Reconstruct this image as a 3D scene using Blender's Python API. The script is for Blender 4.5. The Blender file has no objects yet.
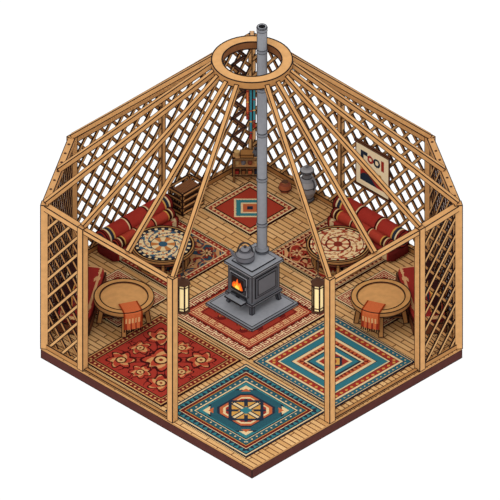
import bpy, math, random
import numpy as np
from mathutils import Vector as V, Matrix
random.seed(4)
S2=math.sqrt(.5)
U=V((S2,S2,0)); W=V((-S2,S2,0)); Z=V((0,0,1))
def G(px,py,z=0.0):
    return V(((px-252)/100,(325-py-81.65*z)/57.74,z))
def lin(h):
    r=[int(h[i:i+2],16)/255 for i in (0,2,4)]
    return tuple((c/12.92 if c<=.04045 else ((c+.055)/1.055)**2.4) for c in r)
# ---------------------------------------------------------------- materials
def mk(name,rough=.8,metal=0,grain=.0,gscale=(8,8,8),lw=.0085,emit=0,inkc='28130d',spec=.12):
    m=bpy.data.materials.new(name); m.use_nodes=True
    nt=m.node_tree; n=nt.nodes; l=nt.links; b=n['Principled BSDF']
    at=n.new('ShaderNodeAttribute'); at.attribute_name='Col'
    col=at.outputs['Color']
    if grain:
        tc=n.new('ShaderNodeTexCoord'); mp=n.new('ShaderNodeMapping'); mp.inputs['Scale'].default_value=gscale
        no=n.new('ShaderNodeTexNoise'); no.inputs['Scale'].default_value=5
        l.new(tc.outputs['Object'],mp.inputs['Vector']); l.new(mp.outputs[0],no.inputs['Vector'])
        mr=n.new('ShaderNodeMapRange'); mr.inputs['From Min'].default_value=.3; mr.inputs['From Max'].default_value=.7
        mr.inputs['To Min'].default_value=1-grain; mr.inputs['To Max'].default_value=1+grain
        l.new(no.outputs['Fac'],mr.inputs['Value'])
        vm=n.new('ShaderNodeVectorMath'); vm.operation='SCALE'
        l.new(col,vm.inputs[0]); l.new(mr.outputs[0],vm.inputs['Scale']); col=vm.outputs[0]
    if lw:
        mins=[]
        for u in ('E1','E2'):
            uv=n.new('ShaderNodeUVMap'); uv.uv_map=u
            sp=n.new('ShaderNodeSeparateXYZ'); l.new(uv.outputs[0],sp.inputs[0])
            mi=n.new('ShaderNodeMath'); mi.operation='MINIMUM'
            l.new(sp.outputs[0],mi.inputs[0]); l.new(sp.outputs[1],mi.inputs[1]); mins.append(mi)
        mi=n.new('ShaderNodeMath'); mi.operation='MINIMUM'
        l.new(mins[0].outputs[0],mi.inputs[0]); l.new(mins[1].outputs[0],mi.inputs[1])
        lt=n.new('ShaderNodeMath'); lt.operation='LESS_THAN'; lt.inputs[1].default_value=lw
        l.new(mi.outputs[0],lt.inputs[0])
        mx=n.new('ShaderNodeMix'); mx.data_type='RGBA'
        l.new(lt.outputs[0],mx.inputs['Factor']); l.new(col,mx.inputs['A'])
        mx.inputs['B'].default_value=(*lin(inkc),1); col=mx.outputs['Result']
    l.new(col,b.inputs['Base Color'])
    b.inputs['Roughness'].default_value=rough; b.inputs['Metallic'].default_value=metal
    b.inputs['Specular IOR Level'].default_value=spec
    if emit:
        l.new(col,b.inputs['Emission Color']); b.inputs['Emission Strength'].default_value=emit
    return m
M_WOOD=mk('wood_larch',.75,grain=.08,gscale=(3,3,3))
M_SLAT=mk('wood_lattice_slat',.8,grain=.08,gscale=(2,2,2),lw=.0072)
M_FAB=mk('woven_fabric',.95,grain=.07,gscale=(14,14,14),lw=.006,spec=.02)
M_RUG=mk('woven_rug',.95,grain=.06,gscale=(20,20,20),lw=0,spec=.0)
M_IRON=mk('cast_iron',.6,grain=.05,gscale=(5,5,5),lw=.0075,inkc='17171c',spec=.25)
M_FIRE=mk('fire_glow',.9,lw=0,emit=.6)
M_LAMP=mk('lantern_paper',.9,lw=0,emit=.25)
M_SLAB=mk('dark_edge_board',.8,grain=.1,gscale=(3,3,3),lw=.008,inkc='241210')
MATS=[M_WOOD,M_SLAT,M_FAB,M_RUG,M_IRON,M_FIRE,M_LAMP,M_SLAB]
WOOD,SLAT,FAB,RUG,IRON,FIRE,LAMP,SLAB=range(8)
INK='20110e'
T1,T2,T3='cb9861','ad7b48','845431'

class MB:
    def __init__(s): s.v=[];s.f=[];s.m=[];s.c=[];s.e=[];s.s=[]
    def fv(s,idx,col,mat,e=None,smooth=False):
        s.f.append(tuple(idx)); s.m.append(mat); s.c.append(lin(col) if isinstance(col,str) else tuple(col)); s.e.append(e); s.s.append(smooth)
    def quad(s,a,b,c,d,col,mat,line=True):
        i=len(s.v); s.v+= [tuple(a),tuple(b),tuple(c),tuple(d)]
        s.fv((i,i+1,i+2,i+3),col,mat,((b-a).length,(c-b).length) if line else None)
    def poly(s,pts,col,mat):
        i=len(s.v); s.v+=[tuple(p) for p in pts]; s.fv(range(i,i+len(pts)),col,mat)
    def box(s,c,ax,ay,az,col,mat,line=True):
        c=V(c); P=lambda i,j,k:c+ax*i+ay*j+az*k
        for q in (((-1,-1,-1),(-1,1,-1),(1,1,-1),(1,-1,-1)),((-1,-1,1),(1,-1,1),(1,1,1),(-1,1,1)),
                  ((-1,-1,-1),(1,-1,-1),(1,-1,1),(-1,-1,1)),((1,-1,-1),(1,1,-1),(1,1,1),(1,-1,1)),
                  ((1,1,-1),(-1,1,-1),(-1,1,1),(1,1,1)),((-1,1,-1),(-1,-1,-1),(-1,-1,1),(-1,1,1))):
            s.quad(*[P(*t) for t in q],col,mat,line)
    def abox(s,c,du,dv,dz,col,mat,line=True):  # aligned to hut axes, full sizes
        s.box(c,U*du/2,W*dv/2,Z*dz/2,col,mat,line)
    def beam(s,a,b,w,h,col,mat,side=None):
        a=V(a);b=V(b); d=(b-a); L=d.length; d.normalize()
        if side is None:
            side=d.cross(Z)
            if side.length<.01: side=U.copy()
        side=side.normalized(); up=side.cross(d).normalized()
        s.box((a+b)/2,d*L/2,side*w/2,up*h/2,col,mat)
    def lathe(s,c,prof,cols,mat,seg=40,axis=Z,smooth=True):
        axis=axis.normalized(); x=axis.orthogonal().normalized(); y=axis.cross(x)
        c=V(c)
        for k in range(len(prof)-1):
            (r0,z0),(r1,z1)=prof[k],prof[k+1]
            col=cols if isinstance(cols,str) else cols[k%len(cols)]
            i=len(s.v)
            for r,z in ((r0,z0),(r1,z1)):
                for j in range(seg):
                    t=2*math.pi*j/seg; s.v.append(tuple(c+axis*z+(x*math.cos(t)+y*math.sin(t))*max(r,1e-4)))
            for j in range(seg):
                j2=(j+1)%seg; s.fv((i+j,i+j2,i+seg+j2,i+seg+j),col,mat,None,smooth)
    def tube(s,pts,r,col,mat,seg=8,closed=False):
        pts=[V(p) for p in pts]; n=len(pts); i=len(s.v)
        rr=r if isinstance(r,(list,tuple)) else [r]*n
        for k in range(n):
            if closed: d=pts[(k+1)%n]-pts[k-1]
            else: d=pts[min(k+1,n-1)]-pts[max(k-1,0)]
            d.normalize(); x=d.cross(V((.31,.2,.93))).normalized(); y=d.cross(x)
            for j in range(seg):
                t=2*math.pi*j/seg; s.v.append(tuple(pts[k]+(x*math.cos(t)+y*math.sin(t))*rr[k]))
        for k in range(n if closed else n-1):
            k2=(k+1)%n
            for j in range(seg):
                j2=(j+1)%seg; s.fv((i+k*seg+j,i+k*seg+j2,i+k2*seg+j2,i+k2*seg+j),col,mat,None,True)
        if not closed:
            s.fv([i+j for j in range(seg)],col,mat); s.fv([i+(n-1)*seg+j for j in range(seg)],col,mat)
    def ring(s,c,r,tr=.006,col=INK,mat=WOOD,seg=48,axis=Z):
        axis=axis.normalized(); x=axis.orthogonal().normalized(); y=axis.cross(x); c=V(c)
        s.tube([c+(x*math.cos(2*math.pi*k/seg)+y*math.sin(2*math.pi*k/seg))*r for k in range(seg)],tr,col,mat,5,True)
    def rbox(s,c,ax,ay,az,colf,mat,e=.35,n=28):
        c=V(c); i=len(s.v); sg=lambda a:math.copysign(abs(a)**e,a)
        pos=[]
        for a in range(n//2+1):
            la=-math.pi/2+math.pi*a/(n//2)
            for b in range(n):
                lo=2*math.pi*b/n+.001
                q=(sg(math.cos(la))*sg(math.cos(lo)),sg(math.cos(la))*sg(math.sin(lo)),sg(math.sin(la)))
                pos.append(q); s.v.append(tuple(c+ax*q[0]+ay*q[1]+az*q[2]))
        for a in range(n//2):
            for b in range(n):
                b2=(b+1)%n; ids=(a*n+b,a*n+b2,(a+1)*n+b2,(a+1)*n+b)
                m=[sum(pos[t][k] for t in ids)/4 for k in range(3)]
                s.fv([i+t for t in ids],colf(*m) if callable(colf) else colf,mat,None,True)
    def grid(s,o,du,dv,img,mat):
        nv,nu=img.shape[:2]; i=len(s.v)
        for b in range(nv+1):
            for a in range(nu+1): s.v.append(tuple(o+du*(a/nu)+dv*(b/nv)))
        for b in range(nv):
            for a in range(nu):
                k=i+b*(nu+1)+a; s.f.append((k,k+1,k+nu+2,k+nu+1)); s.m.append(mat); s.c.append(tuple(img[b,a])); s.e.append(None); s.s.append(False)
    def disc(s,c,R,fn,mat,nr=34,ns=120):
        i=len(s.v); c=V(c); s.v.append(tuple(c))
        for a in range(1,nr+1):
            for b in range(ns):
                t=2*math.pi*b/ns; s.v.append((c.x+R*a/nr*math.cos(t),c.y+R*a/nr*math.sin(t),c.z))
        for b in range(ns): s.fv((i,i+1+b,i+1+(b+1)%ns),fn(.01,2*math.pi*b/ns),mat)
        for a in range(1,nr):
            for b in range(ns):
                b2=(b+1)%ns; p=i+1+(a-1)*ns; q=p+ns
                s.fv((p+b,q+b,q+b2,p+b2),fn((a+.5)/nr,2*math.pi*(b+.5)/ns),mat)
    def build(s,name,rot=0.0,org=None):
        """rot: heading of the object's own frame (deg); org: its origin in the world"""
        org=V(org) if org is not None else V((0,0,0))
        Mi=Matrix.Rotation(-math.radians(rot),3,'Z')
        vv=[tuple(Mi@(V(p)-org)) for p in s.v]
        me=bpy.data.meshes.new(name); me.from_pydata(vv,[],s.f)
        used=sorted(set(s.m)); mp={u:k for k,u in enumerate(used)}
        for u in used: me.materials.append(MATS[u])
        me.polygons.foreach_set('material_index',[mp[x] for x in s.m])
        me.polygons.foreach_set('use_smooth',s.s)
        at=me.color_attributes.new('Col','FLOAT_COLOR','CORNER')
        cc=[];a1=[];a2=[]
        for f,c,e in zip(s.f,s.c,s.e):
            for k in range(len(f)): cc+= [c[0],c[1],c[2],1]
            if e is None: a1+=[1,1]*len(f); a2+=[1,1]*len(f)
            else:
                x,y=e; a1+=[0,0,x,0,x,y,0,y]; a2+=[x,y,0,y,0,0,x,0]
        at.data.foreach_set('color',cc)
        u1=me.uv_layers.new(name='E1'); u1.data.foreach_set('uv',a1)
        u2=me.uv_layers.new(name='E2'); u2.data.foreach_set('uv',a2)
        me.update()
        ob=bpy.data.objects.new(name,me); bpy.context.scene.collection.objects.link(ob)
        ob.location=org; ob.rotation_euler=(0,0,math.radians(rot)); return ob

# ---------------------------------------------------------------- shell points
L =V((-2.07,-.38,0)); L2=V((-1.80,1.09,0)); B=V((0,2.87,0)); R2=V((1.78,1.09,0)); R=V((2.06,-.38,0)); F=V((0,-2.44,0))
HF,HB=1.72,1.50
fl=MB()
cen=V((0,.2,0))
out=[p+(p-cen).normalized()*.045 for p in (F,R,R2,B,L2,L)]
n=len(out)
fl.poly([V((p.x,p.y,0)) for p in out],'d8b27c',WOOD)
for i in range(n):
    a,b=out[i],out[(i+1)%n]
    fl.quad(a-Z*.125,b-Z*.125,b-Z*.02,a-Z*.02,'4e2722',SLAB)
    fl.quad(a-Z*.02,b-Z*.02,b,a,'b98653',WOOD,False)
fl.poly([V((p.x,p.y,-.125)) for p in reversed(out)],'4e2722',SLAB)
fo=fl.build('floor')
fm=bpy.data.materials.new('floor_planks'); fm.use_nodes=True
nt=fm.node_tree; nn=nt.nodes; ll=nt.links; bs=nn['Principled BSDF']
tc=nn.new('ShaderNodeTexCoord'); mp=nn.new('ShaderNodeMapping'); mp.inputs['Rotation'].default_value=(0,0,math.radians(45))
br=nn.new('ShaderNodeTexBrick'); br.inputs['Scale'].default_value=1; br.inputs['Brick Width'].default_value=.36; br.inputs['Row Height'].default_value=.06
br.inputs['Mortar Size'].default_value=.0062; br.inputs['Mortar Smooth'].default_value=0
br.inputs['Color1'].default_value=(*lin('e2b67d'),1); br.inputs['Color2'].default_value=(*lin('cd9c62'),1); br.inputs['Mortar'].default_value=(*lin('6e4327'),1)
ll.new(tc.outputs['Object'],mp.inputs[0]); ll.new(mp.outputs[0],br.inputs['Vector']); ll.new(br.outputs['Color'],bs.inputs['Base Color'])
bs.inputs['Roughness'].default_value=.8; bs.inputs['Specular IOR Level'].default_value=.1
fo.data.materials.append(fm); fo.data.polygons[0].material_index=len(fo.data.materials)-1

# ---------------------------------------------------------------- lattice walls
def clip(p,d,poly):
    t0,t1=-1e9,1e9
    for i in range(len(poly)):
        a=poly[i]; b=poly[(i+1)%len(poly)]
        nx,ny=-(b[1]-a[1]),(b[0]-a[0])
        den=nx*d[0]+ny*d[1]; num=nx*(p[0]-a[0])+ny*(p[1]-a[1])
        if abs(den)<1e-9:
            if num<0: return None
            continue
        t=-num/den
        if den>0: t0=max(t0,t)
        else: t1=min(t1,t)
    return (t0,t1) if t1-t0>.03 else None
def lattice(name,a,b,ha,hb,step=.17,posts=(),rail=.075,pegs=True,sill=True):
    m=MB(); d=(b-a); Lw=d.length; d=d.normalized(); nrm=d.cross(Z).normalized()
    poly=[(0,.04),(Lw,.04),(Lw,hb-.03),(0,ha-.03)]
    al=math.radians(51)
    for sgn,off,col in ((1,.008,'c99a64'),(-1,-.008,'a87645')):
        dr=(math.cos(al),sgn*math.sin(al))
        k=-2.0
        while k<Lw+2.0:
            c=clip((k,0),dr,poly)
            if c:
                p=[a+d*(k+dr[0]*t)+Z*(dr[1]*t)+nrm*off*(1) for t in c]
                m.beam(p[0],p[1],.014,.036,col,SLAT,side=nrm)
            k+=step
    m.beam(a+Z*ha,b+Z*hb,rail,rail*.9,T1,WOOD)
    if sill: m.beam(a+Z*.03,b+Z*.03,.05,.06,T2,WOOD)
    if pegs:
        k=.12
        while k<Lw-.05:
            p=a+d*k+Z*(ha+(hb-ha)*k/Lw+rail*.45)
            m.lathe(p,[(.014,0),(.014,.006),(0,.006)],'4a2c1c',WOOD,8); k+=.2
    for t,w in posts:
        p=a+d*Lw*t; h=ha+(hb-ha)*t
        m.box(p+Z*(h/2+.02),d*w/2,nrm*w/2,Z*(h/2+.02),T1,WOOD)
    return m.build(name,rot=math.degrees(math.atan2(d.y,d.x)),org=(a+b)/2)
PFL1=G(82,369); PFL2=G(172,420.5); PFR1=G(419,368.5); PFR2=G(329,420.5)
def onedge(p,a,b):
    d=(b-a).normalized(); return a+d*(p-a).dot(d)
PFL1=onedge(PFL1,L,F);PFL2=onedge(PFL2,L,F);PFR1=onedge(PFR1,R,F);PFR2=onedge(PFR2,R,F)
lattice('wall_back_left',L2,B,HB,HB,posts=((.0,.08),(.5,.055)))
lattice('wall_back_right',B,R2,HB,HB,posts=((0.0,.055),(.5,.055),(1,.08)))
lattice('wall_left',L,L2,HF,HB,posts=((0,.085),))
lattice('wall_right',R2,R,HB,HF,posts=((1,.085),))
lattice('wall_front_left',L,PFL1,HF,HF-.02,posts=((1,.08),),pegs=False)
lattice('wall_front_right',PFR1,R,HF-.02,HF,posts=((0,.08),),pegs=False)
for a,b,nm in ((PFL1,PFL2,'front_left'),(PFR1,PFR2,'front_right')):
    m=MB(); m.beam(a+Z*(HF-.02),b+Z*(HF-.02),.06,.055,T1,WOOD)
    m.box(b+Z*(HF/2+.02),U*.04,W*.04,Z*(HF/2+.02),T1,WOOD)
    m.beam(a+Z*.012+ (b-a).normalized()*.04,b+Z*.012,.05,.024,T2,WOOD)
    m.build('trim_'+nm)
# ---------------------------------------------------------------- crown ring + roof poles
C=V((0,.3,0)); ZR=3.0
m=MB()
def annul(m,c,ri,ro,h,col,mat):
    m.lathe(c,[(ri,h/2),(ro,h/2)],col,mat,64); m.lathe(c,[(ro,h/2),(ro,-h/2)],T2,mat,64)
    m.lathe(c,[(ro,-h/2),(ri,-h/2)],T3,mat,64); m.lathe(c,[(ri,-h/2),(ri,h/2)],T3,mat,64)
    for r in (ri,ro):
        for s_ in (-1,1): m.ring(V(c)+Z*s_*h/2,r,.007)
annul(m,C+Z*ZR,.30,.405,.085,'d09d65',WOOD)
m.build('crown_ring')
m=MB(); ends=[]
for t in (0,.17,.34,.52,.7,.87): ends.append(L2.lerp(B,t)+Z*HB); ends.append(R2.lerp(B,t)+Z*HB)
ends.append(B+Z*HB)
for a,b in ((L,L2),(R,R2)): ends.append(a+Z*HF); ends.append(a.lerp(b,.5)+Z*(HF+HB)/2)
for a,b in ((PFL1,PFL2),(PFR1,PFR2)):
    for t in (0,.5,1): ends.append(a.lerp(b,t)+Z*(HF-.02))
for e in ends:
    h=V((e.x,e.y,0))-C; h.z=0; h.normalize()
    p=C+h*.39+Z*(ZR-.02)
    m.beam(e+Z*.04,p,.05,.055,'c5935d',WOOD)
m.build('roof_poles')
# ---------------------------------------------------------------- rugs
def grid(N):
    t=(np.arange(N)+.5)/N*2-1; return np.meshgrid(t,t)
NAVY,DK,CR,TE,RE,OR,DR,YE='28303e','331816','dcc294','37767d','97342a','b8603b','6c211e','c9964b'
def P(img,mask,c): img[mask]=lin(c)
KEY=["########","........","#######.","#.....#.","#.###.#.","#.#...#.","#.#####."]
KA=np.array([[c=='#' for c in r] for r in KEY])
def keyband(img,x,y,d0,d1,c,bg,n=None):
    d=1-np.maximum(abs(x),abs(y)); mk_=(d>=d0)&(d<d1); P(img,mk_,bg)
    s=np.where(abs(x)>abs(y),y,x); p=(d1-d0)*8/7
    i=np.clip(((d-d0)/(d1-d0)*7).astype(int),0,6); j=((s/p)%1*8).astype(int)%8
    P(img,mk_&KA[i,j],c)
def dots(img,x,y,d0,d1,per,c,bg,frac=.5):
    d=1-np.maximum(abs(x),abs(y)); mk_=(d>=d0)&(d<d1); P(img,mk_,bg)
    s=np.where(abs(x)>abs(y),y,x); t=abs((d-(d0+d1)/2)/(d1-d0)*2); q=abs(((s/per)%1)-.5)*2
    P(img,mk_&(t+q<frac*1.6),c)
def zig(img,x,y,d0,d1,per,c,bg):
    d=1-np.maximum(abs(x),abs(y)); mk_=(d>=d0)&(d<d1); P(img,mk_,bg)
    s=np.where(abs(x)>abs(y),y,x); t=(d-d0)/(d1-d0); q=abs(((s/per)%1)-.5)*2
    P(img,mk_&(q>t),c)
def band(img,x,y,d0,d1,c):
    d=1-np.maximum(abs(x),abs(y)); P(img,(d>=d0)&(d<d1),c)
def rosettes(img,x,y,lim,nx,c1,c2,c3,c4,spir=9):
    ins=np.maximum(abs(x),abs(y))<lim
    X=(x/lim*nx/2+nx/2)%1*2-1; Y=(y/lim*nx/2+nx/2)%1*2-1
    r=np.hypot(X,Y); th=np.arctan2(Y,X)
    P(img,ins&(r<1.25)&(r>.62)&(np.cos(4*th+spir*r)>.35),c4)
    pet=.55+.18*np.cos(8*th)
    P(img,ins&(r<pet+.09),c1); P(img,ins&(r<pet),c2)
    P(img,ins&(r<pet-.16),c1); P(img,ins&(r<pet-.24),c3); P(img,ins&(r<.14),c1)
def scroll(img,x,y,lim,c,seed=0,f=9):
    ins=np.maximum(abs(x),abs(y))<lim; a,b=abs(x),abs(y)
    v=np.sin(f*a+2.2*np.sin(f*.9*b+seed))+np.sin(f*b+2.2*np.sin(f*.9*a+seed*.7))
    P(img,ins&(abs(v)<.22),c); P(img,ins&(v>1.45),c)
def rugA(N=150):
    x,y=grid(N); im=np.zeros((N,N,3)); im[:]=lin(NAVY)
    band(im,x,y,.03,.055,CR); zig(im,x,y,.075,.17,.11,TE,NAVY); band(im,x,y,.17,.19,CR)
    band(im,x,y,.19,.24,DR); band(im,x,y,.24,.255,YE); dots(im,x,y,.27,.36,.12,CR,'2b5560',.3)
    band(im,x,y,.36,.38,CR); band(im,x,y,.38,.40,NAVY)
    a,b=abs(x),abs(y); mm=np.maximum(a,b); q=a+b
    P(im,mm<.60,TE)
    st=np.floor(q*14)/14
    for r,c in ((.88,NAVY),(.82,'2b5560')): P(im,(st<r)&(mm<.58),c)
    P(im,(mm>.47)&(mm<.53)&(q>.88),CR); P(im,(mm>.40)&(mm<.46)&(q>.80)&(abs(a-b)<.12),OR)
    P(im,(mm<.42)&(st<.66),NAVY);P(im,(mm<.39)&(st<.6),OR);P(im,(mm<.34)&(st<.54),CR);P(im,(mm<.31)&(st<.48),RE)
    P(im,(st<.36),NAVY);P(im,(st<.3),YE);P(im,(np.minimum(a,b)<.05)&(mm<.34),NAVY);P(im,(np.minimum(a,b)<.03)&(mm<.31),CR)
    P(im,(abs(a-b)<.05)&(mm<.26)&(mm>.1),NAVY)
    P(im,mm<.08,TE)
    return im
def rugB(N=150):
    x,y=grid(N); im=np.zeros((N,N,3)); im[:]=lin(NAVY)
    band(im,x,y,.025,.045,CR); dots(im,x,y,.05,.13,.1,'c5a976','2c5f6e',.3); band(im,x,y,.13,.15,NAVY); band(im,x,y,.15,.18,CR)
    dots(im,x,y,.18,.29,.13,YE,RE,.35); band(im,x,y,.29,.31,DK); band(im,x,y,.31,.34,CR)
    band(im,x,y,.34,.46,'33707c'); band(im,x,y,.46,.48,NAVY); band(im,x,y,.48,.54,CR); zig(im,x,y,.54,.63,.09,OR,DR)
    a,b=abs(x),abs(y); mm=np.maximum(a,b); q=a+b
    P(im,mm<.37,CR);P(im,mm<.34,NAVY);P(im,mm<.31,'33707c'); P(im,mm<.22,CR); P(im,mm<.19,RE)
    P(im,(q<.2),NAVY);P(im,(q<.14),YE); P(im,q<.06,RE)
    return im
def rugC(N=160):
    x,y=grid(N); im=np.zeros((N,N,3)); im[:]=lin(DK)
    band(im,x,y,.025,.045,'c9955c'); dots(im,x,y,.055,.15,.1,'c9955c',DR,.38); band(im,x,y,.15,.165,'c9955c'); band(im,x,y,.165,.19,DK)
    band(im,x,y,.19,1.1,'9d352a')
    # large curling medallions with dark scrolls
    ins=np.maximum(abs(x),abs(y))<.79; a,b=abs(x),abs(y)
    for cx,cy,R_ in ((0,0,.34),(.50,.50,.25),(.52,0,.2),(0,.52,.2)):
        X=a-cx; Y=b-cy; r=np.hypot(X,Y)/R_; th=np.arctan2(Y,X)
        pet=.80+.18*np.cos(6*th+1.5*r)
        P(im,ins&(r<pet+.14),'3c1413'); P(im,ins&(r<pet),'a9412f'); P(im,ins&(r<pet)&(np.cos(3*th+7*r)>.45),'c98f5c')
        P(im,ins&(r<.40),'3c1413'); P(im,ins&(r<.30),'cfa46c'); P(im,ins&(r<.12),'7c2621')
    v=np.sin(13*a+2*np.sin(11*b))+np.sin(13*b+2*np.sin(11*a))
    base=np.array(lin('9d352a')); f_=np.all(abs(im-base)<1e-6,axis=2)
    P(im,ins&f_&(abs(v)<.25),'4e1817')
    return im
def rugD(N=160,f='a0372b'):
    x,y=grid(N); im=np.zeros((N,N,3)); im[:]=lin(DK)
    band(im,x,y,.02,.05,CR); keyband(im,x,y,.05,.20,'8f3026','e2cba0'); band(im,x,y,.20,.225,DK)
    band(im,x,y,.225,1.1,f); keyband(im,x,y,.26,.40,'d8ae7c',f); band(im,x,y,.42,.44,DK)
    rosettes(im,x,y,.54,2,DK,OR,CR,DR,6)
    return im
def rugE(N=140):
    x,y=grid(N); im=np.zeros((N,N,3)); im[:]=lin(DK)
    band(im,x,y,.03,.05,CR); dots(im,x,y,.06,.16,.12,'d0a070',RE,.36); band(im,x,y,.16,.18,CR)
    band(im,x,y,.18,1.1,'2f4654'); rosettes(im,x,y,.81,3,DK,RE,'cfae7c','8c3428',7); scroll(im,x,y,.81,'b98a5c',.4,10)
    return im
def rugF(N=140):
    x,y=grid(N); im=np.zeros((N,N,3)); im[:]=lin(DK)
    band(im,x,y,.03,.05,CR); zig(im,x,y,.06,.15,.12,'d0a070',DR); band(im,x,y,.15,.17,CR)
    band(im,x,y,.17,1.1,'9b3228'); rosettes(im,x,y,.82,3,DR,'b04a34','d8b480',DK,7); scroll(im,x,y,.82,'cf9d6b',.4,10)
    return im
def rugG(N=90):
    x,y=grid(N); im=np.zeros((N,N,3)); im[:]=lin(DK)
    band(im,x,y,.04,.08,CR); zig(im,x,y,.09,.22,.16,RE,'d6ab78'); band(im,x,y,.22,.26,DK); band(im,x,y,.26,1.1,'a23b2b')
    q=abs(x)+abs(y); P(im,(q<.68),CR);P(im,q<.6,TE);P(im,q<.38,CR);P(im,q<.3,OR);P(im,q<.12,NAVY)
    return im
def rugH(N=100):
    x,y=grid(N); im=np.zeros((N,N,3)); im[:]=lin(DK)
    band(im,x,y,.03,.07,CR); keyband(im,x,y,.07,.27,RE,'dcc294'); band(im,x,y,.27,.31,DR); band(im,x,y,.31,1.1,'a8432f')
    rosettes(im,x,y,.68,3,DR,'d6ab78',RE,CR,7)
    return im
def rug(px,py,h,img,hv=None,name='patterned_rug'):
    hv=hv or h
    c=G(px,py); a=h*.014142; b=hv*.014142; m=MB(); t=.014
    o=c-U*a/2-W*b/2
    m.grid(o+Z*t,U*a,W*b,img,RUG)
    p=[o,o+U*a,o+U*a+W*b,o+W*b]
    for i in range(4):
        q=p[(i+1)%4]; m.quad(p[i]+Z*.001,q+Z*.001,q+Z*t,p[i]+Z*t,'331816',RUG,False)
    k=.01
    while k<b:
        for e0,sg in ((o,-1),(o+U*a,1)):
            m.abox(e0+W*k+U*sg*.010+Z*.005,.020,.010,.006,'d6b886',RUG,False)
        k+=.022
    return m.build(name,45,c)
rug(246,411.5,81,rugA()); rug(161,361,80,rugC()); rug(334,362.5,81,rugB()); rug(249,313,82,rugD())
rug(171,254,66,rugE()); rug(333,254,66,rugF()); rug(250,209,47,rugG())
rug(118,299,50,rugH()); rug(384,299,50,rugH())
# ---------------------------------------------------------------- round tables
def table_top(kind):
    def f(r,t):
        if r>.93: return lin('b0824f')
        if r>.89: return lin(INK)
        if kind==0:
            if r>.80: return lin('dcc294') if math.cos(24*t)>-.3 else lin(NAVY)
            if r>.77: return lin(NAVY)
            if r>.42:
                v=math.cos(8*t+4*math.sin(r*11)); w_=math.cos(16*t)*math.cos(r*26)
                if v>.62: return lin('3b566a')
                if w_>.5: return lin('b8693c')
                return lin('dcc496')
            if r>.38: return lin(NAVY)
            if r>.16: return lin('b8743f') if math.cos(6*t)>0 else lin('dcc496')
            return lin('35556a')
        if r>.82: return lin('a34a35') if math.cos(20*t)>.2 else lin('dfc496')
        if r>.79: return lin(DR)
        if r>.40:
            v=math.cos(7*t+4*math.sin(r*11))
            if v>.7: return lin('9a4230')
            if math.cos(14*t)*math.cos(r*26)>.5: return lin('bd7f50')
            return lin('dfc496')
        if r>.36: return lin(DR)
        if r>.14: return lin('b05a3d') if math.cos(8*t)>.3 else lin('dfc496')
        return lin('7c2f24')
    return f
def low_table(px,py,R,kind):
    z=.24; g=G(px,py,z); g.z=0; m=MB()
    m.disc(g+Z*z,R,table_top(kind),RUG)
    m.lathe(g,[(R,z),(R+.006,z-.012),(R,z-.035),(R-.03,z-.04)],T2,WOOD,56)
    m.ring(g+Z*z,R,.006); m.ring(g+Z*(z-.036),R,.006)
    m.lathe(g,[(R-.05,z-.04),(R-.05,z-.10)],'7f4430',WOOD,48); m.ring(g+Z*(z-.10),R-.05,.004)
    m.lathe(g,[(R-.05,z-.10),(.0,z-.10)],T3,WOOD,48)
    for k in range(6):
        t=math.pi/6+k*math.pi/3; d=V((math.cos(t),math.sin(t),0)); p=g+d*(R-.07)
        s_=d.cross(Z)
        m.box(p+Z*((z-.04+.016)/2),d*.022,s_*.022,Z*((z-.04-.016)/2),T2,WOOD)
    m.lathe(g,[(R-.085,.045),(R-.05,.045),(R-.05,.02),(R-.085,.02)],T2,WOOD,48); m.ring(g+Z*.045,R-.05,.004)
    return m.build('painted_low_table',45,g)
low_table(163,244,.315,0); low_table(338,244,.315,1)
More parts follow.
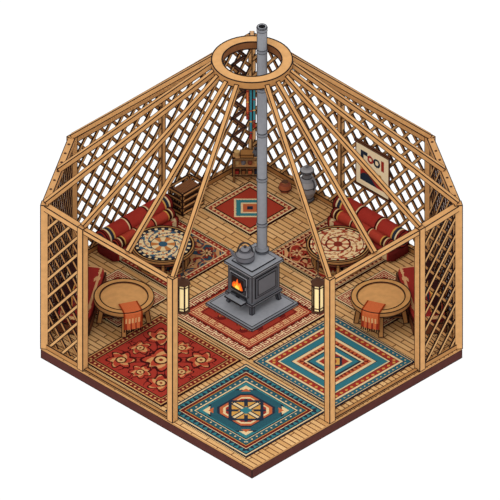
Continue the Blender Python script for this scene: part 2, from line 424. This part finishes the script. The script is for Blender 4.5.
def stool(px,py,sx,cl):
    z=.34; R=.30; g=G(px,py,z); g.z=0; m=MB()
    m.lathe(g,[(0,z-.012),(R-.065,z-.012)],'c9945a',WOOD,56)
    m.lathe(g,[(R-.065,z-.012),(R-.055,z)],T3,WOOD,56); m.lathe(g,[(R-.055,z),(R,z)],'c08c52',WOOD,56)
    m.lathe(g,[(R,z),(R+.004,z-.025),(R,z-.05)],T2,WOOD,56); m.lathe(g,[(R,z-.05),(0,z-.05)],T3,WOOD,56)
    for r,zz in ((R,z),(R,z-.05),(R-.058,z)): m.ring(g+Z*zz,r,.006)
    m.lathe(g,[(R-.06,z-.05),(R-.06,z-.11)],'9b6b3f',WOOD,48); m.ring(g+Z*(z-.11),R-.06,.005)
    m.lathe(g,[(R-.075,z-.11),(R-.075,z-.05)],T3,WOOD,48)
    for k in range(4):
        t=k*math.pi/2; d=V((math.cos(t),math.sin(t),0)); s_=d.cross(Z)
        m.beam(g+d*(R-.09)+Z*(z-.05),g+d*(R-.05)+Z*.022,.055,.055,T2,WOOD,side=s_)
    for a,b in ((0,2),(1,3)):
        pa=[g+V((math.cos(k*math.pi/2),math.sin(k*math.pi/2),0))*(R-.06)+Z*.09 for k in (a,b)]
        m.beam(pa[0],pa[1],.03,.03,T3,WOOD)
    d=V((sx,-1,0)).normalized(); s_=V((-d.y,d.x,0))
    path=[(.12,z+.004),(R-.06,z+.006),(R-.01,z+.007),(R+.014,z-.01),(R+.018,z-.06),(R+.014,z-.12),(R+.02,z-.19)]
    hw=.10; nx=12
    for k in range(len(path)-1):
        for j in range(nx):
            P_=[]
            for kk,jj in ((k,j),(k,j+1),(k+1,j+1),(k+1,j)):
                w_=(jj/nx*2-1)*hw; r_,zz=path[kk]
                rr=r_
                if kk>=2: rr=math.sqrt(max(r_*r_-w_*w_,.0))+.004*math.sin(jj*2.1)*(kk>3)
                P_.append(g+d*rr+s_*w_+Z*zz)
            col=cl if not (k in (4,) and j%2) else 'd9aa74'
            if k==5 and j%3==1: col='8c2f22'
            if j in (0,nx-1) : col='8a3518'
            m.quad(*P_,col,FAB,False)
    for j in range(9):
        w_=(j/8*2-1)*hw*.95; rr=math.sqrt((R+.02)**2-w_**2)
        p=g+d*rr+s_*w_+Z*(z-.19); m.beam(p,p-Z*.03,.008,.008,'9b4525',FAB)
    return m.build('round_wooden_stool',0,g)
stool(124,296,.32,'c4643a'); stool(381,296,-.38,'c4643a')
# ---------------------------------------------------------------- sofas
def bolster(m,c,ax,L_,r,c1='9c3128',c2='dcc294',c3=NAVY):
    c=V(c); ax=ax.normalized()
    bands=[(0,.04,DR),(.04,.06,c2),(.06,.10,c3),(.10,.12,YE),(.12,.33,c1),(.33,.345,c2),(.345,.37,DR),(.37,.63,c1),(.63,.655,DR),(.655,.67,c2),(.67,.88,c1),(.88,.90,YE),(.90,.94,c3),(.94,.96,c2),(.96,1,DR)]
    st=c-ax*L_/2
    m.lathe(st,[(0,-.012),(r*.3,-.02),(r*.75,-.008),(r,.0)],[YE,c3,c1],FAB,28,ax)
    for a,b,col in bands:
        m.lathe(st,[(r,a*L_),(r,b*L_)],col,FAB,28,ax)
    m.lathe(st,[(r,L_),(r*.75,L_+.008),(r*.3,L_+.02),(0,L_+.012)],[c1,c3,YE],FAB,28,ax)
    for z_ in (0,.36*L_,.64*L_,L_): m.ring(st+ax*z_,r+.001,.005,INK,FAB,28,ax)
def sofa(c,ax,inn,Ls=1.0,name='bolster_sofa'):
    m=MB(); inn=inn.normalized()
    def cf(x,y,z):
        if abs(z)<.25: return lin('c9955c') if int((x+1)*14)%2 else lin('5a1b18')
        if abs(x)>.9: return lin('5a1b18')
        if abs(abs(x)-.8)<.04: return lin(CR)
        return lin('97302a')
    m.rbox(c+Z*.075,ax*Ls/2,inn*.145,Z*.06,cf,FAB,.25,44)
    bolster(m,c-inn*.055+Z*.225,ax,Ls*.98,.09)
    bolster(m,c+inn*.075+Z*.188,ax,Ls*.84,.056,'a83d2e','d0b080',DK)
    return m.build(name,45,c)
cl=G(138.2,240.8); sofa(cl,U,-W*1.0,.94)
cr=G(367.8,240.8); sofa(cr,W,-U,.94)
def cushion(c,ax,ay,az,k,name='patterned_cushion'):
    m=MB()
    def cf(x,y,z):
        q=abs(x)+abs(z)
        if max(abs(x),abs(z))>.86: return lin(DK)
        if max(abs(x),abs(z))>.72: return lin(CR if k else YE)
        if q<.25: return lin(YE)
        if q<.5: return lin(TE if k else NAVY)
        if q<.62: return lin(CR)
        return lin('9c3128')
    m.rbox(c,ax,ay,az,cf,FAB,.45,40); return m.build(name,math.degrees(math.atan2(ax.y,ax.x)),c)
def daybed(c,ax,inn,Ls):
    m=MB()
    m.box(c+Z*.077,ax*Ls/2,inn*.17,Z*.06,'6d3f26',WOOD)
    def cf(x,y,z):
        if abs(z)<.3: return lin('5a1b18')
        return lin('d0a070') if (abs(abs(x)-.5)<.05 or abs(x)>.9 or abs(abs(y)-.75)<.07) else lin('97302a')
    m.rbox(c+Z*.17,ax*Ls/2,inn*.17,Z*.045,cf,FAB,.3,44)
    return m.build('low_daybed',math.degrees(math.atan2(ax.y,ax.x)),c)
dl=(L2-L).normalized(); nl=V((dl.y,-dl.x,0)); dr=(R2-R).normalized(); nr=V((-dr.y,dr.x,0))
cL=L.lerp(L2,.48)+nl*.235; cR=R.lerp(R2,.48)+nr*.235
daybed(cL,dl,nl,.95); daybed(cR,dr,nr,.95)
for c0,d_,n_ in ((cL,dl,nl),(cR,dr,nr)):
    cushion(c0+d_*.31-n_*.07+Z*.37,d_*.155,n_*.06,Z*.155,0)
    cushion(c0-d_*.005-n_*.07+Z*.37,d_*.15,n_*.06,Z*.155,1)
    cushion(c0-d_*.31-n_*.07+Z*.36,d_*.14,n_*.06,Z*.145,0)
# ---------------------------------------------------------------- stove
sc=V((.018,.36,0))
m=MB(); m.abox(V((0,.32,.030)),.66,.66,.030,'85888e',IRON)
m.abox(V((0,.32,.047)),.60,.60,.004,'9699a0',IRON)
m.build('stove_hearth_plate',45,V((0,.32,0)))
m=MB(); du,dv=.40,.35
G1,G2,G3='8a8d94','6d7077','4c4e55'
for a in (-1,1):
    for b in (-1,1):
        p=sc+U*a*(du/2-.03)+W*b*(dv/2-.03)
        m.beam(p+U*a*.02+W*b*.02+Z*.052,p+Z*.16,.04,.04,G3,IRON,side=U)
m.abox(sc+Z*.165,du+.03,dv+.03,.03,G2,IRON)
m.abox(sc+Z*.345,du-.01,dv-.01,.34,G2,IRON)
m.abox(sc+Z*.53,du+.05,dv+.05,.03,G1,IRON)
m.abox(sc+Z*.55,du-.06,dv-.06,.012,'989ba2',IRON)
fd=sc-U*(du/2-.005)
m.abox(fd-U*.012+Z*.36,.02,.26,.24,G1,IRON)
m.abox(fd-U*.026+Z*.36,.012,.21,.19,G3,IRON)
m.abox(fd-U*.034+Z*.365,.006,.165,.145,'2a1410',IRON)
def flame(col,w_,h_,off,dx=0):
    pts=[(-1,0),(-.95,.35),(-.6,.62),(-.5,.42),(-.2,.75),(0,1),(.15,.7),(.35,.5),(.55,.78),(.8,.45),(1,.2),(.9,0)]
    o=fd-U*(.038+off)+Z*.30
    P_=[o-W*((x*w_)+dx)+Z*(y*h_) for x,y in pts]
    cpt=o+Z*h_*.3
    for i in range(len(P_)): m.poly([cpt,P_[i],P_[(i+1)%len(P_)]],col,FIRE)
flame('e2571e',.075,.13,0); flame('f58a24',.055,.1,.002); flame('ffd35a',.03,.065,.004)
m.abox(fd-U*.042+Z*.298,.012,.15,.016,'4a2a1a',IRON)
m.abox(fd-U*.046-W*.115+Z*.36,.022,.014,.05,'b0b0b4',IRON)
m.abox(fd-U*.02+Z*.205,.02,.20,.035,G3,IRON); m.abox(fd-U*.034+Z*.205,.01,.05,.014,'b0b0b4',IRON)
m.abox(fd-U*.06+Z*.185,.09,.24,.014,G1,IRON)
fs=sc-W*(dv/2-.005)
m.abox(fs-W*.004+Z*.35,.31,.012,.25,'5e6168',IRON); m.abox(fs-W*.012+Z*.35,.25,.008,.19,G2,IRON)
m.build('wood_burning_stove',45,sc)
pc=V((.10,.49,0)); m=MB()
top=3.31; r=.048
m.lathe(pc,[(.07,.558),(.07,.585),(.058,.60),(r,.62),(r,top)],['5e6168','7c7f86','7c7f86','90939a'],IRON,28)
m.lathe(pc,[(r,top),(r-.012,top),(r-.012,top-.1)],['a4a7ad','303034'],IRON,28)
m.ring(pc+Z*.585,.07,.005,'1c1c22',IRON)
for z_ in (.9,1.45,2.0,2.55,3.02,3.28):
    m.lathe(pc,[(r,z_-.02),(r+.008,z_-.015),(r+.008,z_+.015),(r,z_+.02)],'7c7f86',IRON,28)
    m.ring(pc+Z*(z_-.018),r+.006,.0035,'1c1c22',IRON,28); m.ring(pc+Z*(z_+.018),r+.006,.0035,'1c1c22',IRON,28)
m.ring(pc+Z*top,r,.004,'1c1c22',IRON,28)
for k in (-1,1): m.tube([pc+V((k*(r+.001),-.006,.62)),pc+V((k*(r+.001),-.006,top))],.004,'1c1c22',IRON,5)
m.build('stove_pipe',0,pc)
m=MB(); kc=G(245,260,.557); kc.z=.558
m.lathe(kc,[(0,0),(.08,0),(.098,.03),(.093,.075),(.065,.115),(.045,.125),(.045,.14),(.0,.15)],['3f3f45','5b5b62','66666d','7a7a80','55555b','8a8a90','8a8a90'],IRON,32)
m.lathe(kc,[(.0,.15),(.014,.155),(.016,.17),(0,.182)],'3a3a40',IRON,16)
m.ring(kc+Z*.012,.086,.005,'1c1c22',IRON); m.ring(kc+Z*.125,.047,.004,'1c1c22',IRON,24); m.ring(kc+Z*.075,.094,.003,'1c1c22',IRON)
m.tube([kc+V((-.085,0,.05)),kc+V((-.12,0,.07)),kc+V((-.14,0,.12)),kc+V((-.155,0,.13))],[.022,.018,.012,.011],'66666d',IRON,10)
m.tube([kc+V((.075*math.cos(t),0,.09+.12*math.sin(t))) for t in [math.pi*k/14 for k in range(15)]],.009,'2a2a2e',IRON,8)
m.build('kettle',0,kc)
# ---------------------------------------------------------------- lanterns
def lantern(post,X):
    h=V((post.x,post.y,0))-C; h.z=0; h.normalize(); q=C+h*.39+Z*(ZR-.02); e=post+Z*(HF+.02)
    t=(X-e.x)/(q.x-e.x); a=e.lerp(q,t)-Z*.031
    zt=(325-57.74*a.y-277)/81.65; zb=(325-57.74*a.y-312)/81.65; g=V((a.x,a.y,0)); m=MB()
    m.tube([a,g+Z*(zt+.02)],.006,INK,IRON,6)
    m.ring(g+Z*(zt+.005),.022,.005,INK,IRON,16,V((0,1,0)))
    m.lathe(g,[(0,zt-.01),(.02,zt-.015),(.025,zt-.03),(.078,zt-.06),(.078,zt-.075),(0,zt-.075)],'4a2e20',WOOD,6,smooth=False)
    m.lathe(g,[(.055,zt-.075),(.055,zb+.04)],'f2d9a0',LAMP,6,smooth=False)
    m.lathe(g,[(0,zb+.04),(.075,zb+.04),(.075,zb+.015),(.03,zb),(0,zb)],'4a2e20',WOOD,6,smooth=False)
    for k in range(6):
        x_=Z.orthogonal().normalized(); y_=Z.cross(x_); t_=2*math.pi*k/6; d=x_*math.cos(t_)+y_*math.sin(t_)
        m.beam(g+d*.06+Z*(zt-.07),g+d*.06+Z*(zb+.03),.012,.012,INK,WOOD)
        t2=t_+math.pi/3; d2=x_*math.cos(t2)+y_*math.sin(t2)
        for f in (.12,.88):
            zz=zt-.07+(zb+.03-zt+.07)*f; m.beam(g+d*.06+Z*zz,g+d2*.06+Z*zz,.007,.007,INK,WOOD)
    return m.build('hanging_lantern')
lantern(PFL2,-.69); lantern(PFR2,.66)
m=MB()
for k,(x_,col,ln) in enumerate(((-.012,'2f6f7c',.58),(.022,TE,.44),(-.045,OR,.34))):
    a=C+V((x_,-.345,ZR-.045)); m.beam(a,a-Z*ln,.032,.006,col,FAB,side=V((1,0,0)))
    for j in range(3): m.lathe(a-Z*(ln-.02-j*.13),[(0,-.012),(.018,0),(0,.012)],YE if j%2 else RE,FAB,10)
    m.tube([a-Z*ln,a-Z*(ln+.06)],[.008,.016],RE,FAB,6)
m.build('crown_tassel')
m=MB(); a=C+V((-.13,.345,ZR-.05)); nz=11; hgt=1.2
for k in range(nz):
    z0,z1=-hgt*k/nz,-hgt*(k+1)/nz; s_=1 if k%2 else -1
    m.beam(a+V((s_*.06,0,z0)),a+V((-s_*.06,0,z1)),.022,.03,'5a3826',WOOD)
    m.lathe(a+V((-s_*.06,0,z1)),[(0,-.024),(.024,0),(0,.024)],INK,WOOD,8)
m.build('hanging_zigzag_ladder')
# ---------------------------------------------------------------- crate of firewood
def crate(c,w_,d_,h_):
    m=MB()
    for a in (-1,1):
        for b in (-1,1): m.abox(c+U*a*(w_/2-.015)+W*b*(d_/2-.015)+Z*(h_/2+.002),.035,.035,h_,T2,WOOD)
    for k in range(4):
        z_=.03+k*(h_-.05)/3+.008
        for b in (-1,1): m.abox(c+W*b*(d_/2+.003)+Z*z_,w_,.012,.038,T1,WOOD)
        for a in (-1,1): m.abox(c+U*a*(w_/2+.003)+Z*z_,.012,d_,.038,T2,WOOD)
    m.abox(c+Z*.02,w_-.03,d_-.03,.02,T3,WOOD)
    for j in range(3):
        for k in range(4):
            p=c+W*(-d_/2+.045+k*(d_-.09)/3)+Z*(.06+j*(h_-.03)/3)
            rr=.03; m.lathe(p-U*(w_/2-.03),[(0,0),(rr,0),(rr,w_-.06),(0,w_-.06)],['d5ae7e','7d5030','d5ae7e'],WOOD,12,U)
            m.ring(p-U*(w_/2-.03),rr,.004,INK,WOOD,12,U)
    return m.build('firewood_crate',45,c)
crate(G(186,206.5),.30,.20,.27)
m=MB(); c=G(247,179)
for a in (-1,1):
    for b in (-1,1): m.box(c+V((a*.13,b*.05,.15)),V((.013,0,0)),V((0,.013,0)),Z*.15,T2,WOOD)
for z_,t in ((.08,.02),(.18,.02),(.28,.024)): m.box(c+V((0,0,z_)),V((.15,0,0)),V((0,.065,0)),Z*t/2,T1,WOOD)
for k in range(4):
    m.box(c+V((-.1+k*.065,-.01,.115)),V((.024,0,0)),V((0,.04,0)),Z*.025,(RE,T3,OR,NAVY)[k],FAB)
    m.lathe(c+V((-.1+k*.065,-.01,.19)),[(.02,0),(.026,.025),(.014,.05),(0,.05)],('c9a46c','77777c','8b4a34','c9a46c')[k],WOOD,14)
m.box(c+V((0,.0,.31)),V((.07,0,0)),V((0,.05,0)),Z*.018,'a0703f',FAB)
m.lathe(c+V((.09,0,.292)),[(.03,0),(.04,.03),(.02,.07),(.026,.085)],'55555b',IRON,16)
m.lathe(c+V((-.1,0,.292)),[(.025,0),(.03,.05),(.0,.06)],'c9a46c',WOOD,16)
m.build('wooden_shelf_rack',0,c)
m=MB(); c=G(307,200); k_=.84
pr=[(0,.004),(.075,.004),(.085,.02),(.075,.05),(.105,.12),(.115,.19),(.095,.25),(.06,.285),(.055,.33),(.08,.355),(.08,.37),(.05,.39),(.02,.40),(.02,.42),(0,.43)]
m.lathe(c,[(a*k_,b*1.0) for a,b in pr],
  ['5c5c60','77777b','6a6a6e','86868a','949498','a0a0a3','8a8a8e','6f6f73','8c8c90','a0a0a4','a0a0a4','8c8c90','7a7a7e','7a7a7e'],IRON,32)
for z_,r_ in ((.02,.086),(.05,.076),(.19,.116),(.285,.061),(.355,.081),(.37,.081)): m.ring(c+Z*z_,r_*k_,.0045,'1c1c22',IRON,32)
for k in (-1,1): m.tube([c+V((k*S2*(.075+.03*math.sin(t)),-k*S2*(.075+.03*math.sin(t)),.22+.06*math.cos(t))) for t in [math.pi*j/8 for j in range(9)]],.008,'4a4a50',IRON,8)
m.build('metal_milk_urn',45,c)
m=MB(); c=G(285,191)
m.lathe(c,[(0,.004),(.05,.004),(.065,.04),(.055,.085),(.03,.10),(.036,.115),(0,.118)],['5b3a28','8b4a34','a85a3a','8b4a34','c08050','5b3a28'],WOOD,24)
m.ring(c+Z*.04,.066,.004); m.build('clay_pot',45,c)
# ---------------------------------------------------------------- wall hanging
N=70; t=(np.arange(N)+.5)/N; x,y=np.meshgrid(t,t); im=np.zeros((N,N,3)); im[:]=lin('f0dfba')
P(im,(abs(x-.5)>.47)|(abs(y-.5)>.47),'6b3a26')
def circ(cx,cy,r,c): P(im,np.hypot(x-cx,y-cy)<r,c)
P(im,(y>.60)&(y<.84)&(x>.16)&(x<.24),NAVY);P(im,(y>.76)&(y<.84)&(x>.16)&(x<.36),NAVY);circ(.44,.72,.09,'9c3128');circ(.44,.72,.04,'f0dfba');circ(.63,.72,.10,NAVY);circ(.63,.72,.05,'f0dfba');P(im,(x>.76)&(x<.84)&(y>.60)&(y<.84),'9c3128')
hill=.26+.13*np.sin((x-.1)*7); bx=(y>.14)&(x>.14)&(x<.86)
P(im,(y<hill+.14)&bx,'d98a52'); P(im,(y<hill+.06)&bx,'9c3128'); P(im,(y<hill-.04)&bx,NAVY)
circ(.72,.44,.05,YE)
m=MB(); dw=(R2-B).normalized(); nw=V((-S2,-S2,0)); w_,h_=.48,.52
ct=B.lerp(R2,1.25/1.78)+nw*.06+Z*.78
m.grid(ct-dw*w_/2-Z*h_/2+nw*.006,dw*w_,Z*h_,im,RUG)
m.box(ct,dw*w_/2,nw*.005,Z*h_/2,'6b3a26',WOOD)
for s_ in (-1,1): m.beam(ct+Z*s_*h_/2-dw*w_/2*1.05,ct+Z*s_*h_/2+dw*w_/2*1.05,.028,.028,'7a4a2c',WOOD)
m.build('wall_tapestry',-45,ct)
# ---------------------------------------------------------------- light, camera
w=bpy.data.worlds.new('World'); bpy.context.scene.world=w; w.use_nodes=True
w.node_tree.nodes['Background'].inputs[0].default_value=(1,1,1,1); w.node_tree.nodes['Background'].inputs[1].default_value=1.05
sl=bpy.data.lights.new('sun','SUN'); sl.energy=.8; sl.angle=.5; sl.color=(1,.96,.9)
so=bpy.data.objects.new('sun',sl); so.rotation_euler=(math.radians(38),math.radians(-22),0); so.location=(0,0,6); bpy.context.scene.collection.objects.link(so)
cam=bpy.data.cameras.new('camera'); cam.type='ORTHO'; cam.ortho_scale=5.0; cam.clip_end=60
co=bpy.data.objects.new('camera',cam); co.location=(-.02,1.299-16.33,11.547); co.rotation_euler=(math.radians(54.7356),0,0)
bpy.context.scene.collection.objects.link(co); bpy.context.scene.camera=co
vs=bpy.context.scene.view_settings; vs.view_transform='Standard'; vs.look='None'; vs.exposure=0; vs.gamma=1
